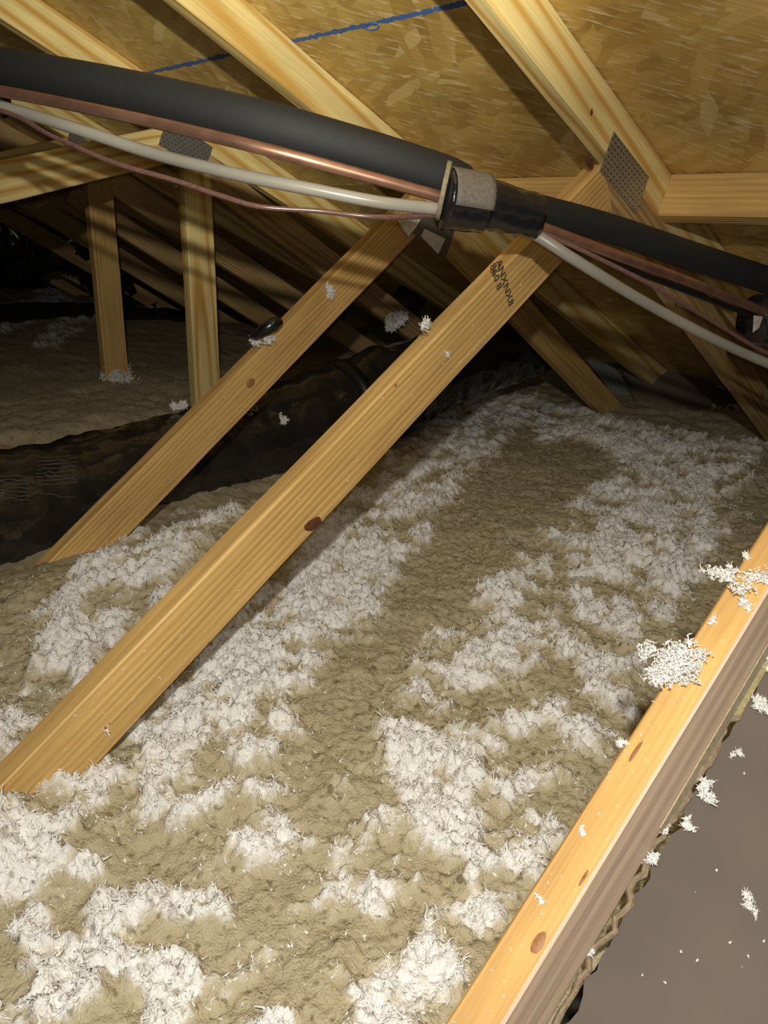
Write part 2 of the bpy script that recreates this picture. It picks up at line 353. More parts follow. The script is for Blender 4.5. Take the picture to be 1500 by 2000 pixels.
# ------------------------------------------------------------------ trusses
T2x = 0.038; D2x = 0.089
def member(name, x, y0, y1, zt, slope, mat, parent, side=-1, width=D2x, inset=0.0, **k):
    """2x4 in the truss plane; top edge passes z = zt + slope*y (relative to lens); y0..y1"""
    thk = T2x - 2 * inset
    a = math.atan(slope); off = width / 2
    nrm = np.array([0, -math.sin(a), math.cos(a)])
    xc = x - T2x / 2
    p0 = CAM + np.array([xc, y0, zt + slope * y0]) - nrm * off
    p1 = CAM + np.array([xc, y1, zt + slope * y1]) - nrm * off
    return board(name, p0, p1, nrm, width, thk, mat, parent, **k)
tanS = math.tan(SL); topz = DH / math.cos(SL) - 0.0008 / math.cos(SL)
def chord(x, root, mat, y0=-2.7, y1=3.1):
    return member('top_chord', x, y0, y1, topz, -tanS, mat, root)
def plate(x, y, z, L, W, ang, root, name='truss_plate', slots=True, mat=None):
    """toothed connector plate on the +X face; centre y,z relative to lens; ang in degrees in the YZ plane"""
    a = math.radians(ang); u = np.array([0, math.cos(a), math.sin(a)])
    c = CAM + np.array([x + 0.0012, y, z])
    o = board(name, c - u * L / 2, c + u * L / 2, (0, -math.sin(a), math.cos(a)), W, 0.0018, mat or GALV, root, ch=0.0004)
    if slots:
        vv = []; ff = []; wv_ = np.array([0, -math.sin(a), math.cos(a)])
        nx = int(L / 0.0125); ny = int(W / 0.0095)
        for i in range(nx):
            for j in range(ny):
                cx = (i + 0.5 + (0.25 if j % 2 else -0.25)) / nx * L - L / 2; cy = (j + 0.5) / ny * W - W / 2
                q = c + u * cx + wv_ * cy; b0 = len(vv)
                for (du, dw, dx) in [(-.0035, -.0016, .0008), (.0035, -.0016, .0008), (.0035, .0016, .0008), (-.0035, .0016, .0008), (-.001, 0, .0022), (.002, 0, .0022)]:
                    vv.append(q + u * du + wv_ * dw + np.array([dx, 0, 0]))
                ff += [(b0, b0 + 1, b0 + 5, b0 + 4), (b0 + 1, b0 + 2, b0 + 5), (b0 + 2, b0 + 3, b0 + 4, b0 + 5), (b0 + 3, b0, b0 + 4)]
        s = mobj('teeth', vv, ff, GALVD, o); s['kind'] = 'stuff'
        s.matrix_parent_inverse = Matrix.Identity(4); s.matrix_basis = o.matrix_world.inverted() if False else Matrix.Identity(4)
        s.matrix_parent_inverse = o.matrix_world.inverted()
    return o
def knot(bd, p, ra, rb, mat, ang=0, axis='X'):
    """oval knot lying on a face; p world point, face normal +X or up"""
    p = np.array(p, float); vv = [p + np.array([0.0009, 0, 0]) if axis == 'X' else p + np.array(axis) * 0.0009]
    a = math.radians(ang)
    if axis == 'X': u = np.array([0, math.cos(a), math.sin(a)]); w_ = np.array([0, -math.sin(a), math.cos(a)])
    else: nn = np.array(axis); u = np.array([1., 0, 0]); w_ = np.cross(nn, u)
    for i in range(14):
        t = i / 14 * 2 * math.pi; k = 1 + rng.normal(0, 0.06)
        q = p + u * ra * k * math.cos(t) + w_ * rb * k * math.sin(t)
        vv.append(q - (np.array([1., 0, 0]) if axis == 'X' else np.array(axis)) * 0.0006)
    ff = [(0, 1 + i, 1 + (i + 1) % 14) for i in range(14)]
    o = mobj('knot', vv, ff, mat, bd); o.matrix_parent_inverse = bd.matrix_world.inverted()
    return o

def truss(x, label, ymark=0.0):
    return empty('roof_truss', (x - T2x / 2, 1.4, -0.3), label, 'roof truss')
def lowchord(x, root): return board('bottom_chord', (x - T2x / 2, -2.6, -0.25), (x - T2x / 2, 3.2, -0.25), (0, 0, 1), D2x, T2x, W_BR, root)

# T4 (right, close to the camera)
X4 = -0.22
t4 = truss(X4, 'nearest truss at lower right, amber diagonal board littered with white fibre beside the drywall')
a4 = math.atan(0.6)
w4 = member('web', X4, 0.02, 1.75, -0.43 - 0.36, 0.6, W_T4, t4, width=0.094)
w4.data.materials.append(W_FACE)
for p_ in w4.data.polygons:
    if (w4.matrix_world.to_3x3() @ p_.normal).x > 0.6: p_.material_index = 1
chord(X4, t4, W_YE)
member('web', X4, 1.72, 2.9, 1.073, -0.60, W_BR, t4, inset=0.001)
lowchord(X4, t4)
# T3
X3 = -0.83
t3 = truss(X3, 'truss with the long diagonal web crossing the middle, inked stamp near its top')
w3 = member('web', X3, 0.05, 1.37, -0.7662, 0.643, W_OR, t3, inset=0.0007)
c3 = chord(X3, t3, W_YE)
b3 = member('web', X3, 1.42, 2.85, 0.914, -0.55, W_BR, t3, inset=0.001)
plate(X3, 1.448, 0.103, 0.166, 0.076, -24.4, t3)
lowchord(X3, t3)
# T2
X2 = -1.44
t2 = truss(X2, 'truss with the shorter diagonal web behind the long one, its foot beside the black duct')
w2 = member('web', X2, 0.25, 1.53, -1.007, 0.716, W_OR, t2, inset=0.0007)
c2 = chord(X2, t2, W_YE)
b2 = member('web', X2, 1.56, 3.0, 1.073, -0.626, W_OR, t2, inset=0.001)
pl2 = plate(X2, 1.575, -0.01, 0.166, 0.076, -24.4, t2)
lowchord(X2, t2)
# label sticker pieces on the plate of T2
for (pp, nm) in [([(776, 430), (822, 428), (812, 445), (797, 462)], 'sticker'), ([(830, 447), (870, 466), (856, 496), (823, 462)], 'sticker')]:
    q = [onX(px, py, X2 + 0.0035) for px, py in pp]
    q2 = [p - np.array([0.001, 0, 0]) for p in q]
    s = mobj(nm, q + q2, [(0, 1, 2, 3), (7, 6, 5, 4), (0, 4, 5, 1), (1, 5, 6, 2), (2, 6, 7, 3), (3, 7, 4, 0)], LABELM, t2); s['label'] = 'pale shiny sticker'
# posts trusses
def post_truss(x, label, seed, mw=W_YE, mb=W_YE, full=True):
    t = truss(x, label)
    chord(x, t, mw)
    member('collar', x, -2.2, 1.20, -0.078, 0.262, mb, t, inset=0.0012)
    if full: member('web', x, 1.30, 3.0, 0.90, -0.56, W_BR, t, inset=0.001)
    xc = x - T2x / 2
    board('post', (xc, 1.262, -0.25), (xc, 1.262, H + 0.20 - 0.02), (0, 1, 0), D2x, T2x - 0.001, W_OR if seed else W_YE, t)
    plate(x, 1.23, 0.185, 0.15, 0.076, -24.4, t, slots=x > -3)
    lowchord(x, t)
    return t
t1 = post_truss(-2.05, 'truss with the straight yellow post standing left of centre and steel plate at its head', 0)
t0 = post_truss(-2.66, 'truss with the rounded brownish post farther left, fluff at its foot', 1)
tm = []
for i, lb in enumerate(['dim truss just beyond the brownish post', 'dark truss second beyond the brownish post', 'dark truss third beyond the brownish post', 'dark truss fourth beyond the brownish post', 'farthest dark truss near the gable wall']):
    x = -3.27 - 0.61 * i
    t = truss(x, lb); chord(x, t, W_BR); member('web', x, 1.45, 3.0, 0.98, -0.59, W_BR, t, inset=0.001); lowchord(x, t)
    if i in (1, 3): member('collar', x, -2.2, 1.20, -0.078, 0.262, W_BR, t, inset=0.0012)

# knots
def kx(bd, px, py, x, ra, rb, mat, ang): knot(bd, onX(px, py, x + 0.0004), ra, rb, mat, ang)
kx(w3, 612, 1024, X3, 0.017, 0.009, KNOT, 10)
kx(w3, 410, 1258, X3, 0.003, 0.003, KNOT, 0)
kx(w2, 490, 748, X2, 0.012, 0.010, KNOTL, 30)
kx(c3, 1156, 219, X3, 0.005, 0.006, KNOT, 0)
kx(b3, 1322, 592, X3, 0.006, 0.009, KNOTL, -20)
kx(b3, 1488, 775, X3, 0.018, 0.014, KNOTL, -20)
kx(w3, 773, 753, X3, 0.003, 0.003, KNOTL, 0)
# knot hole at the head of the long web
kx(w3, 1152, 318, X3, 0.016, 0.009, KNOT, -20)
n4 = np.array([0, -math.sin(a4), math.cos(a4)]); P4 = CAM + np.array([X4 - 0.019, 0.6, -0.43])
def on4(px, py, up=0.0): return onP(px, py, P4 + n4 * up, n4)
for (px, py, ra, rb, mt) in [(1052, 1840, 0.006, 0.012, KNOTL), (1240, 1470, 0.003, 0.02, KNOTL), (1140, 1715, 0.002, 0.012, KNOTL)]:
    knot(w4, on4(px, py, 0.0004), ra, rb, mt, axis=tuple(n4))

# blocking under the sheet joint
def blocking(xa, xb, label, g=None):
    c0 = deckp(xa, 1.461, -0.0455); c1 = deckp(xb, 1.461, -0.0455)
    o = board('blocking_board', c0, c1, rn, D2x, T2x, W_BR if xa < -2 else W_OR)
    return tag(o, label, 'board')
blocking(X3 + 0.001, X4 - T2x - 0.001, 'horizontal blocking board under the roof sheet joint, right of the steel plate')
blocking(X2 + 0.001, X3 - T2x - 0.001, 'horizontal blocking board behind the taped pipe bundle')

# stamp on the long web
def text_mesh(name, s, size, origin, u, v_, mat, parent, thick=0.0004):
    cu = bpy.data.curves.new(name, 'FONT'); cu.body = s; cu.size = size; cu.extrude = thick; cu.resolution_u = 2
    to = bpy.data.objects.new(name + '_c', cu); COL.objects.link(to)
    me = bpy.data.meshes.new_from_object(to.evaluated_get(bpy.context.evaluated_depsgraph_get()))
    bpy.data.objects.remove(to)
    me.materials.clear(); me.materials.append(mat); me.name = name
    u = Vector(u).normalized(); v_ = Vector(v_); v_ = (v_ - u * v_.dot(u)).normalized(); n = u.cross(v_)
    mx = Matrix((u, v_, n)).transposed().to_4x4(); mx.translation = Vector(origin)
    o = bpy.data.objects.new(name, me); COL.objects.link(o); o.matrix_world = mx
    if parent is not None:
        o.parent = parent; o.matrix_parent_inverse = parent.matrix_world.inverted() if parent.type != 'EMPTY' else Matrix.Translation(parent.location).inverted()
    return o
pa = onX(973, 503, X3 + 0.0008); pb = onX(1001, 600, X3 + 0.0008); pc = onX(961, 512, X3 + 0.0008); uu = pb - pa; uv = pa - pc
st = text_mesh('ink_stamp', 'ANXNX8', 0.0215, onX(969, 512, X3 + 0.0003), uu, uv, INK, w3)
st2 = text_mesh('ink_stamp', '860 8', 0.0215, onX(957, 520, X3 + 0.0003), uu, uv, INK, w3)
# ------------------------------------------------------------------ refrigerant line set
ls = empty('pipe_bundle', tuple(at(900, 400, 1.18)), 'taped bundle of black insulated pipe, bare copper and milky tube crossing under the roof', 'pipe')
tube('insulated_pipe', [at(-260, 90, 1.3), at(0, 133, 1.22), at(250, 180, 1.14), at(500, 240, 1.08), at(700, 295, 1.09), at(860, 345, 1.12), at(900, 362, 1.14)], [0.0305, 0.0305, 0.0305, 0.0315, 0.031, 0.031, 0.030], FOAM, ls, 28, 10)
tube('insulated_pipe', [at(930, 375, 1.15), at(1010, 400, 1.2), at(1180, 443, 1.32), at(1350, 499, 1.45), at(1500, 548, 1.58), at(1700, 612, 1.75)], [0.025, 0.0235, 0.0235, 0.0250, 0.0265, 0.027], FOAM, ls, 28, 10)
tube('copper_pipe', [at(-260, 135, 1.22), at(0, 178, 1.16), at(250, 228, 1.1), at(500, 287, 1.045), at(700, 340, 1.07), at(860, 384, 1.105), at(950, 408, 1.14), at(1040, 438, 1.175), at(1200, 497, 1.26), at(1350, 552, 1.38), at(1500, 612, 1.5), at(1700, 690, 1.65)], 0.0085, COPPER, ls, 14, 10)
tube('cable', [at(1040, 458, 1.17), at(1200, 515, 1.28), at(1350, 572, 1.40), at(1500, 628, 1.52), at(1700, 700, 1.67)], 0.005, STRAP, ls, 10, 8)
tube('milky_tube', [at(-260, 150, 1.22), at(0, 208, 1.17), at(150, 252, 1.13), at(300, 300, 1.1), at(450, 338, 1.08), at(600, 368, 1.075), at(740, 395, 1.085), at(855, 408, 1.11), at(940, 420, 1.14), at(1030, 450, 1.175), at(1130, 512, 1.19), at(1250, 585, 1.27), at(1380, 655, 1.37), at(1500, 710, 1.47), at(1700, 790, 1.62)], 0.0088, PVC, ls, 16, 10)
tube('cable', [at(-260, 160, 1.2), at(0, 216, 1.155), at(100, 265, 1.12), at(220, 317, 1.09), at(340, 352, 1.075), at(430, 382, 1.07), at(510, 404, 1.07), at(620, 412, 1.08), at(740, 424, 1.085), at(860, 420, 1.12), at(960, 425, 1.14), at(1060, 455, 1.18), at(1250, 545, 1.26), at(1400, 632, 1.38), at(1500, 690, 1.46), at(1700, 775, 1.6)], 0.0036, CABLE, ls, 10, 10)
def wrap(name, p0, p1, ra, rb, mat, tilt=0, wr=0.0015, label=None, n=14):
    """taut wrap of oval section (ra across the view, rb in depth) between two points"""
    p0 = np.array(p0); p1 = np.array(p1); ax = p1 - p0; ax /= np.linalg.norm(ax)
    vw = (p0 - CAM); vw /= np.linalg.norm(vw); side = np.cross(ax, vw); side /= np.linalg.norm(side); dep = np.cross(side, ax)
    V = []; seg = 28
    for i in range(n):
        t = i / (n - 1); r0 = ra[0] * (1 - t) + ra[1] * t
        for k in range(seg):
            a = k / seg * 2 * math.pi
            j = wr * (vnoise(np.array([t * 7 + 3 * math.sin(a)]), np.array([a * 2.2 + 2 * t]))[0] - 0.5) * 2
            V.append(p0 + (p1 - p0) * t + side * (r0 + j) * math.cos(a) + dep * (rb + j) * math.sin(a) + ax * tilt * math.cos(a))
    i = np.arange(n - 1)[:, None]; k = np.arange(seg)[None, :]; k2 = (k + 1) % seg
    F = np.stack([i * seg + k, i * seg + k2, (i + 1) * seg + k2, (i + 1) * seg + k], -1).reshape(-1, 4)
    ff = [tuple(map(int, q)) for q in F] + [tuple(range(seg))[::-1], tuple(range((n - 1) * seg, n * seg))]
    o = mobj(name, V, ff, mat, ls, smooth=True)
    if label: o['label'] = label
    return o
wrap('tape_wrap', at(866, 388, 1.095), at(946, 398, 1.115), (0.042, 0.040), 0.036, TAPE, 0.0, label='glossy black tape over the joint')
wrap('tape_wrap', at(940, 396, 1.12), at(1044, 423, 1.16), (0.036, 0.032), 0.034, TAPE, 0.0, 0.002, label='loose black tape turns')
# dusty grey saddle on the top half of the wrap
sad = []
pA = at(872, 386, 1.095); pB = at(945, 398, 1.115)
ax = pB - pA; ax /= np.linalg.norm(ax); vw = pA - CAM; vw /= np.linalg.norm(vw); sd = np.cross(ax, vw); sd /= np.linalg.norm(sd); dp = np.cross(sd, ax)
if (R.T @ sd)[1] < 0: sd = -sd          # sd points down in the picture
V = []; 
for i in range(10):
    for k in range(16):
        a = math.radians(100 + k * 12)   # over the top and the near side
        V.append(pA + (pB - pA) * i / 9 + sd * 0.041 * math.cos(a) + dp * 0.038 * math.sin(a))
F = [(i * 16 + k, i * 16 + k + 1, (i + 1) * 16 + k + 1, (i + 1) * 16 + k) for i in range(9) for k in range(15)]
sdo = mobj('tape_flap', V, F, TAPED, ls, smooth=True); sdo['label'] = 'dusty grey tape over the top of the joint'
md = sdo.modifiers.new('t', 'SOLIDIFY'); md.thickness = 0.0015; md.offset = 0
wrap('cable_tie', at(862, 372, 1.092), at(871, 374, 1.092), (0.040, 0.040), 0.036, TIE, 0.0, 0.0003, 'beige tie strip', 4)
wrap('tape_wrap', at(1482, 622, 1.50), at(1580, 650, 1.60), (0.045, 0.05), 0.05, TAPE, 0.0, 0.005, 'glossy black tape wrap at the right edge')
wrap('tape_wrap', at(-60, 195, 1.19), at(4, 203, 1.17), (0.02, 0.02), 0.02, TAPE, 0.0, 0.002, 'black tape at the left edge')
vv = [at(1472, 616, 1.44), at(1490, 618, 1.44), at(1483, 640, 1.44), at(1470, 650, 1.44)]
sl = mobj('silver_patch', vv + [p + ray(1480, 630) * 0.003 for p in vv], [(3, 2, 1, 0), (4, 5, 6, 7), (0, 1, 5, 4), (1, 2, 6, 5), (2, 3, 7, 6), (3, 0, 4, 7)], SILV, ls); sl['label'] = 'silver scrap of tape'

# ------------------------------------------------------------------ ducts
def duct(name, pts, rad, mat, root, ncat=26, seg=64, wr=0.006, fold=None):
    C = catmull(pts, ncat); rr = np.interp(np.linspace(0, len(pts) - 1, len(C)), range(len(pts)), rad)
    s = np.concatenate([[0], np.cumsum(np.linalg.norm(np.diff(C, axis=0), axis=1))])
    th = np.linspace(0, 2 * np.pi, seg, endpoint=False)
    A, B = np.meshgrid(s, th, indexing='ij')
    ct, sn = np.cos(B), np.sin(B)
    dsp = wr * 1.6 * (fbm(A + 9, ct * 0.09 + sn * 0.05 + 3, 0.09, 3) - 0.5) * 2 + 0.9 * wr * np.abs(np.sin(A * 2 * np.pi / 0.028 + 2 * ct)) ** 0.6
    dsp += wr * 1.1 * (vnoise(A / 0.018 + 4, B * 2.5 + 7) - 0.5) + wr * 1.0 * (vnoise(A / 0.06 + 2, B * 7.6 + 3) - 0.5)
    if fold is not None: dsp += fold(A, B)
    v, f = tube_geo(C, rr, seg, True, dsp)
    return mobj(name, v, f, mat, root, smooth=True)
dr = empty('flexible_duct', (-1.75, 1.3, 0.0), 'large wrinkled black flexible duct lying in the insulation behind the diagonal webs', 'duct')
dpts = [(-1.62, 0.15, 0.04), (-1.70, 0.62, 0.045), (-1.77, 1.0, 0.05), (-1.78, 1.35, 0.075), (-1.76, 1.75, 0.15), (-1.72, 2.1, 0.22), (-1.68, 2.45, 0.25)]
duct('duct_sleeve', dpts, [0.135, 0.13, 0.125, 0.142, 0.142, 0.12, 0.10], DUCT, dr, fold=lambda A, B: np.clip(0.9 - A, 0.12, 1) * 0.022 * (fbm(A * 1.0 + 2, B * 0.13 + 4, 0.07, 3) - 0.5))
Cd = catmull(dpts, 26)
def ringtube(i0, i1, rad, mat, name, root):
    C = Cd[i0:i1]; v, f = tube_geo(C, rad, 48, True); return mobj(name, v, f, mat, root, smooth=True)
ringtube(92, 95, 0.153, STRAP, 'strap', dr)
# print on the duct
tp = at(492, 818, 2.1)
def on_duct(px, py, extra=0.004):
    r = ray(px, py)
    for t in np.arange(1.4, 3.2, 0.002):
        p = CAM + r * t; dmin = np.linalg.norm(Cd - p, axis=1).min()
        if dmin < 0.142 + 0.004: return p - r * extra
    return CAM + r * 2.1
p0 = on_duct(488, 815, 0.003); p1 = on_duct(520, 790, 0.003); p2 = on_duct(480, 800, 0.003)
text_mesh('duct_print', '00', 0.05, p0, p1 - p0, p2 - p0, GREYP, dr)
lv = []; lf = []
for (xa, xb, ya, yb, sk, nl) in [(-20, 58, 928, 972, 4, 7), (72, 150, 902, 948, -6, 7), (70, 145, 925, 962, 10, 2)]:
    for li in range(nl):
        yy = ya + (yb - ya) * li / (nl - 1)
        pts = [on_duct(xa + (xb - xa) * q / 9, yy + sk * q / 9 + 1.5 * rng.normal(), 0.002) for q in range(10)]
        v, f = tube_geo(np.array(pts), 0.0007 + 0.0006 * rng.random(10), 4)
        lf += [tuple(a_ + len(lv) for a_ in q) for q in f]; lv += list(v)
pl_ = mobj('duct_print', lv, lf, GREYD, dr); pl_['kind'] = 'stuff'; pl_['label'] = 'worn grey printed lines'
d2 = empty('flexible_duct', (-4.6, 1.7, 0.0), 'far dark duct lying on the insulation beyond the two posts', 'duct')
duct('duct_sleeve', [(-4.9, 0.9, 0.02), (-4.75, 1.4, 0.04), (-4.5, 1.9, 0.05), (-4.1, 2.4, 0.03)], [0.13, 0.13, 0.13, 0.12], DUCT, d2, 16, 40)
d4 = empty('flexible_duct', (-4.0, 1.0, 0.3), 'big black ribbed duct bulking in the dark at far left', 'duct')
duct('duct_sleeve', [at(-260, 500, 4.2), at(-60, 470, 4.3), at(70, 465, 4.4), at(170, 490, 4.5), at(235, 560, 4.7), at(300, 600, 4.9)], [0.2, 0.2, 0.18, 0.15, 0.11, 0.1], DUCT, d4, 20, 40, 0.02)
d3 = empty('duct_collar', tuple(at(795, 600, 2.9)), 'glossy black wrapped duct end tucked under the roof behind the long web', 'duct')
duct('collar_wrap', [at(775, 640, 2.95), at(790, 595, 2.95), at(812, 568, 3.0), at(850, 560, 3.1)], [0.05, 0.055, 0.05, 0.04], DUCT, d3, 12, 28, 0.008)

# black plastic scrap on the shorter web
sc = tube('pipe_elbow', [at(492, 662, 1.72), at(515, 645, 1.70), at(535, 632, 1.70), at(548, 628, 1.71)], [0.010, 0.015, 0.016, 0.009], TAPE, None, 12, 6)
tag(sc, 'small glossy black plastic scrap on the upper edge of the shorter diagonal web', 'scrap')

# ------------------------------------------------------------------ drywall on the right
dw = empty('drywall_sheet', (0.1, 0.6, 0.0), 'grey brown drywall sheet sloping at the lower right corner', 'drywall')
D0 = P4 - n4 * 0.106; wdir = np.array([0, math.cos(a4), math.sin(a4)])
u0, u1 = -0.75, 1.3
rows = np.arange(u0, u1, 0.012)
V = []; 
for u_ in rows:
    e = 0.024 + 0.006 * (vnoise(np.array([u_ / 0.03]), np.array([0.5]))[0] - 0.5) + 0.0025 * rng.normal()
    e += max(0, (-0.05 - u_)) * 0.02
    base = D0 + wdir * u_
    V += [base + np.array([e, 0, 0]), base + np.array([0.9, 0, 0]), base + np.array([0.9, 0, 0]) - n4 * 0.012, base + np.array([e - 0.002, 0, 0]) - n4 * 0.012]
F = []
for i in range(len(rows) - 1):
    a = i * 4; b_ = a + 4; F += [(a, b_, b_ + 1, a + 1), (a + 1, b_ + 1, b_ + 2, a + 2), (a + 2, b_ + 2, b_ + 3, a + 3), (a + 3, b_ + 3, b_, a)]
F += [(0, 1, 2, 3), tuple(len(V) - 4 + q for q in (3, 2, 1, 0))]
gy = mobj('gypsum_board', V, F, GYP, dw)
# torn core strip between the board edge and the drywall
C = [D0 + wdir * u_ + np.array([0.020 + 0.003 * rng.normal(), 0, 0]) + n4 * (0.002 + 0.0015 * rng.normal()) for u_ in np.arange(u0, u1, 0.01)]
v, f = tube_geo(np.array(C), 0.0026 + 0.0012 * rng.random(len(C)), 7); tc_ = mobj('torn_edge', v, f, GYPC, dw); tc_['label'] = 'dark torn edge of the sheet'
q0 = D0 + wdir * -0.05 + n4 * 0.012; q1 = D0 + wdir * 0.75 + n4 * 0.017
cs = board('tape_strip', q0 + np.array([0.0198, 0, 0]), q1 + np.array([0.0205, 0, 0]), n4, 0.022, 0.001, CREAM, dw, ch=0.0002); cs['label'] = 'cream paper strip against the board'
# olive paper strip, upper part
q0 = D0 + wdir * 0.10 + n4 * 0.004; q1 = D0 + wdir * 0.75 + n4 * 0.004
ps = board('paper_strip', q0 + np.array([0.012, 0, 0]), q1 + np.array([0.017, 0, 0]), (1, 0, 0), 0.026, 0.001, PAPER, dw, ch=0.0002); ps['label'] = 'olive paper edge strip'

# eave: tan sheet and grey flashing at the end of the deck
def sheet(name, pts, th, mat, label, cat):
    P = [np.array(p, float) for p in pts]; nn = np.cross(P[1] - P[0], P[2] - P[0]); nn /= np.linalg.norm(nn); n = len(P)
    V = P + [p + nn * th for p in P]
    F = [tuple(range(n))[::-1], tuple(range(n, 2 * n))] + [(i, (i + 1) % n, (i + 1) % n + n, i + n) for i in range(n)]
    return tag(mobj(name, V, F, mat), label, cat)
eav = [at(1208, 700, 3.22), at(1232, 688, 3.25), at(1290, 705, 3.2), at(1340, 728, 3.15), at(1395, 752, 3.1), at(1500, 800, 3.0), at(1500, 850, 2.85), at(1440, 832, 2.85), at(1350, 818, 2.95), at(1270, 812, 3.05), at(1235, 772, 3.1)]
sheet('baffle_sheet', eav, 0.004, GYP, 'brown paper faced sheet standing at the eave, far right', 'sheet')
sheet('metal_flashing', [at(1135, 690, 3.5), at(1190, 700, 3.4), at(1232, 765, 3.2), at(1262, 800, 3.1), at(1225, 805, 3.15), at(1170, 735, 3.4)], 0.004, FLASH, 'grey metal scrap beyond the foot of the steep web', 'flashing')
ew = board('wall_eave', (-8.6, 3.22, 0.0), (1.6, 3.22, 0.0), (0, 0, 1), 0.5, 0.02, OSB, None, ch=0.001); ew['kind'] = 'structure'
# board end lying in the insulation, left edge
lb = board('scrap_board', at(-60, 876, 2.02), at(70, 893, 2.0), (0, 0, 1), 0.03, 0.05, W_OR); tag(lb, 'short orange board sunk in the insulation at the left edge above the duct', 'board')

# ------------------------------------------------------------------ insulation
def seg_dist(x, y, pts, ws):
    best = np.full(x.shape, 9.0)
    for (a, b, wa, wb) in zip(pts[:-1], pts[1:], ws[:-1], ws[1:]):
        ax_, ay = a; bx, by = b; L2 = (bx - ax_) ** 2 + (by - ay) ** 2
        t = np.clip(((x - ax_) * (bx - ax_) + (y - ay) * (by - ay)) / L2, 0, 1)
        dd_ = np.hypot(x - ax_ - t * (bx - ax_), y - ay - t * (by - ay)) / (wa + (wb - wa) * t)
        best = np.minimum(best, dd_)
    return best
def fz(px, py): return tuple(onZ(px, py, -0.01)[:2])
LIT_STRIPS = [([fz(60, 1700), fz(200, 1500), fz(400, 1450), fz(560, 1210), fz(700, 1090), fz(780, 990), fz(880, 880), fz(960, 790)], [.03, .04, .10, .11, .11, .10, .13, .18]),  # lamp-lit bands between shadows, put into colour and tufts as white fluff
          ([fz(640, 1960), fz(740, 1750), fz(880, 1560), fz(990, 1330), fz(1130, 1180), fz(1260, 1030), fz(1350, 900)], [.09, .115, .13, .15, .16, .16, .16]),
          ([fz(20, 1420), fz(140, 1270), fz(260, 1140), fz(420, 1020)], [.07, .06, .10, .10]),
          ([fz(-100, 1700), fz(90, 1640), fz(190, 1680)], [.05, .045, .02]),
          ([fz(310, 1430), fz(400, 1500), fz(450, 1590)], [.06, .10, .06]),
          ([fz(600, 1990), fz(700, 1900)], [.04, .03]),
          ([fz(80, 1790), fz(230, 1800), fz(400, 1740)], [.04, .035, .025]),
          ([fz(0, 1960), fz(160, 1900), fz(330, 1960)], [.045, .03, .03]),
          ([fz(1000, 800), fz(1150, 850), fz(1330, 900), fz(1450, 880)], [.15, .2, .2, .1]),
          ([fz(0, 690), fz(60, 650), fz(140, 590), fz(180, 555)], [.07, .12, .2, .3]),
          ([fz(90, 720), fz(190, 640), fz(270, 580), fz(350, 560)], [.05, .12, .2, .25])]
def lit_fluff_mask(x, y):
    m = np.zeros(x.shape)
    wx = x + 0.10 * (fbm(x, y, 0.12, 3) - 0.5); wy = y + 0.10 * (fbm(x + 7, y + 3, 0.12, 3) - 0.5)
    for p, ws in LIT_STRIPS:
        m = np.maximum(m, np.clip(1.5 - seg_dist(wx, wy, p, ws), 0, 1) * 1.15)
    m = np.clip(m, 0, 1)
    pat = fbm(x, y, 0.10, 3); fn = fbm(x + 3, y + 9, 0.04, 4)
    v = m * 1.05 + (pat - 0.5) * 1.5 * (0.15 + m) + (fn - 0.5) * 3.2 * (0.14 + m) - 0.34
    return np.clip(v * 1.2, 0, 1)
def base_h(x, y):
    h = -0.02 + 0.03 * np.clip((y - 0.3) / 1.5, 0, 1)
    h = h - 0.012 * np.exp(-((x + 0.5) ** 2 + (y - 0.2) ** 2) / 0.1)
    h = h + 0.085 * np.clip((-x - 1.95) / 0.25, 0, 1) * np.clip(1.6 - 0.2 * np.abs(y - 1), 0, 1)     # higher beyond the duct
    h = h + 0.05 * np.exp(-((x + 1.30) ** 2 / 0.02 + (y - 0.75) ** 2 / 0.25))                        # mound in front of the duct
    h = h + 0.045 * np.exp(-((x + 0.80) ** 2 / 0.006 + (y - 0.17) ** 2 / 0.008))                     # heap at the foot of the long web
    h = h + 0.05 * (fbm(x, y, 0.45, 2) - 0.5)
    h = h + 0.05 * np.clip((y - 2.9) / 0.3, 0, 1)
    return h
def height(x, y, m):
    lump = fbm(x, y, 0.06, 2); l2 = fbm(x + 2, y + 4, 0.022, 2); l3 = fbm(x + 5, y + 1, 0.009, 2)
    bil = np.abs(2 * l2 - 1); b3 = 1 - np.abs(2 * fbm(x + 1, y + 8, 0.014, 2) - 1)
    return base_h(x, y) + (0.010 + 0.010 * m) * (lump - 0.5) * 2 - (0.006 + 0.010 * m) * bil + (0.004 + 0.010 * m) * b3 + (0.005 + 0.012 * m) * (l3 - 0.5) + 0.009 * m
xs = np.concatenate([np.arange(-8.6, -2.6, 0.045), np.arange(-2.6, -1.38, 0.012), np.arange(-1.38, -0.262, 0.0035), np.arange(-0.262, 1.5, 0.03)])
ys = np.concatenate([np.arange(-2.6, 0.1, 0.04), np.arange(0.1, 1.6, 0.0036), np.arange(1.6, 2.4, 0.006), np.arange(2.4, 3.22, 0.015)])
X, Y = np.meshgrid(xs, ys, indexing='ij')
Mk = lit_fluff_mask(X, Y); Z = height(X, Y, Mk)
sx = 0.004 * (vnoise(X / 0.011, Y / 0.011) - 0.5) ; sy = 0.004 * (vnoise(X / 0.011 + 50, Y / 0.011 + 20) - 0.5)
fine = (X > -1.38) & (X < -0.27) & (Y > 0.1) & (Y < 1.8)
Z = Z + fine * rng.normal(0, 1, Z.shape) * (0.0009 + 0.0012 * Mk)
V = np.stack([X + sx * fine, Y + sy * fine, Z], -1).reshape(-1, 3)
nx, ny = X.shape
i, j = np.meshgrid(np.arange(nx - 1), np.arange(ny - 1), indexing='ij')
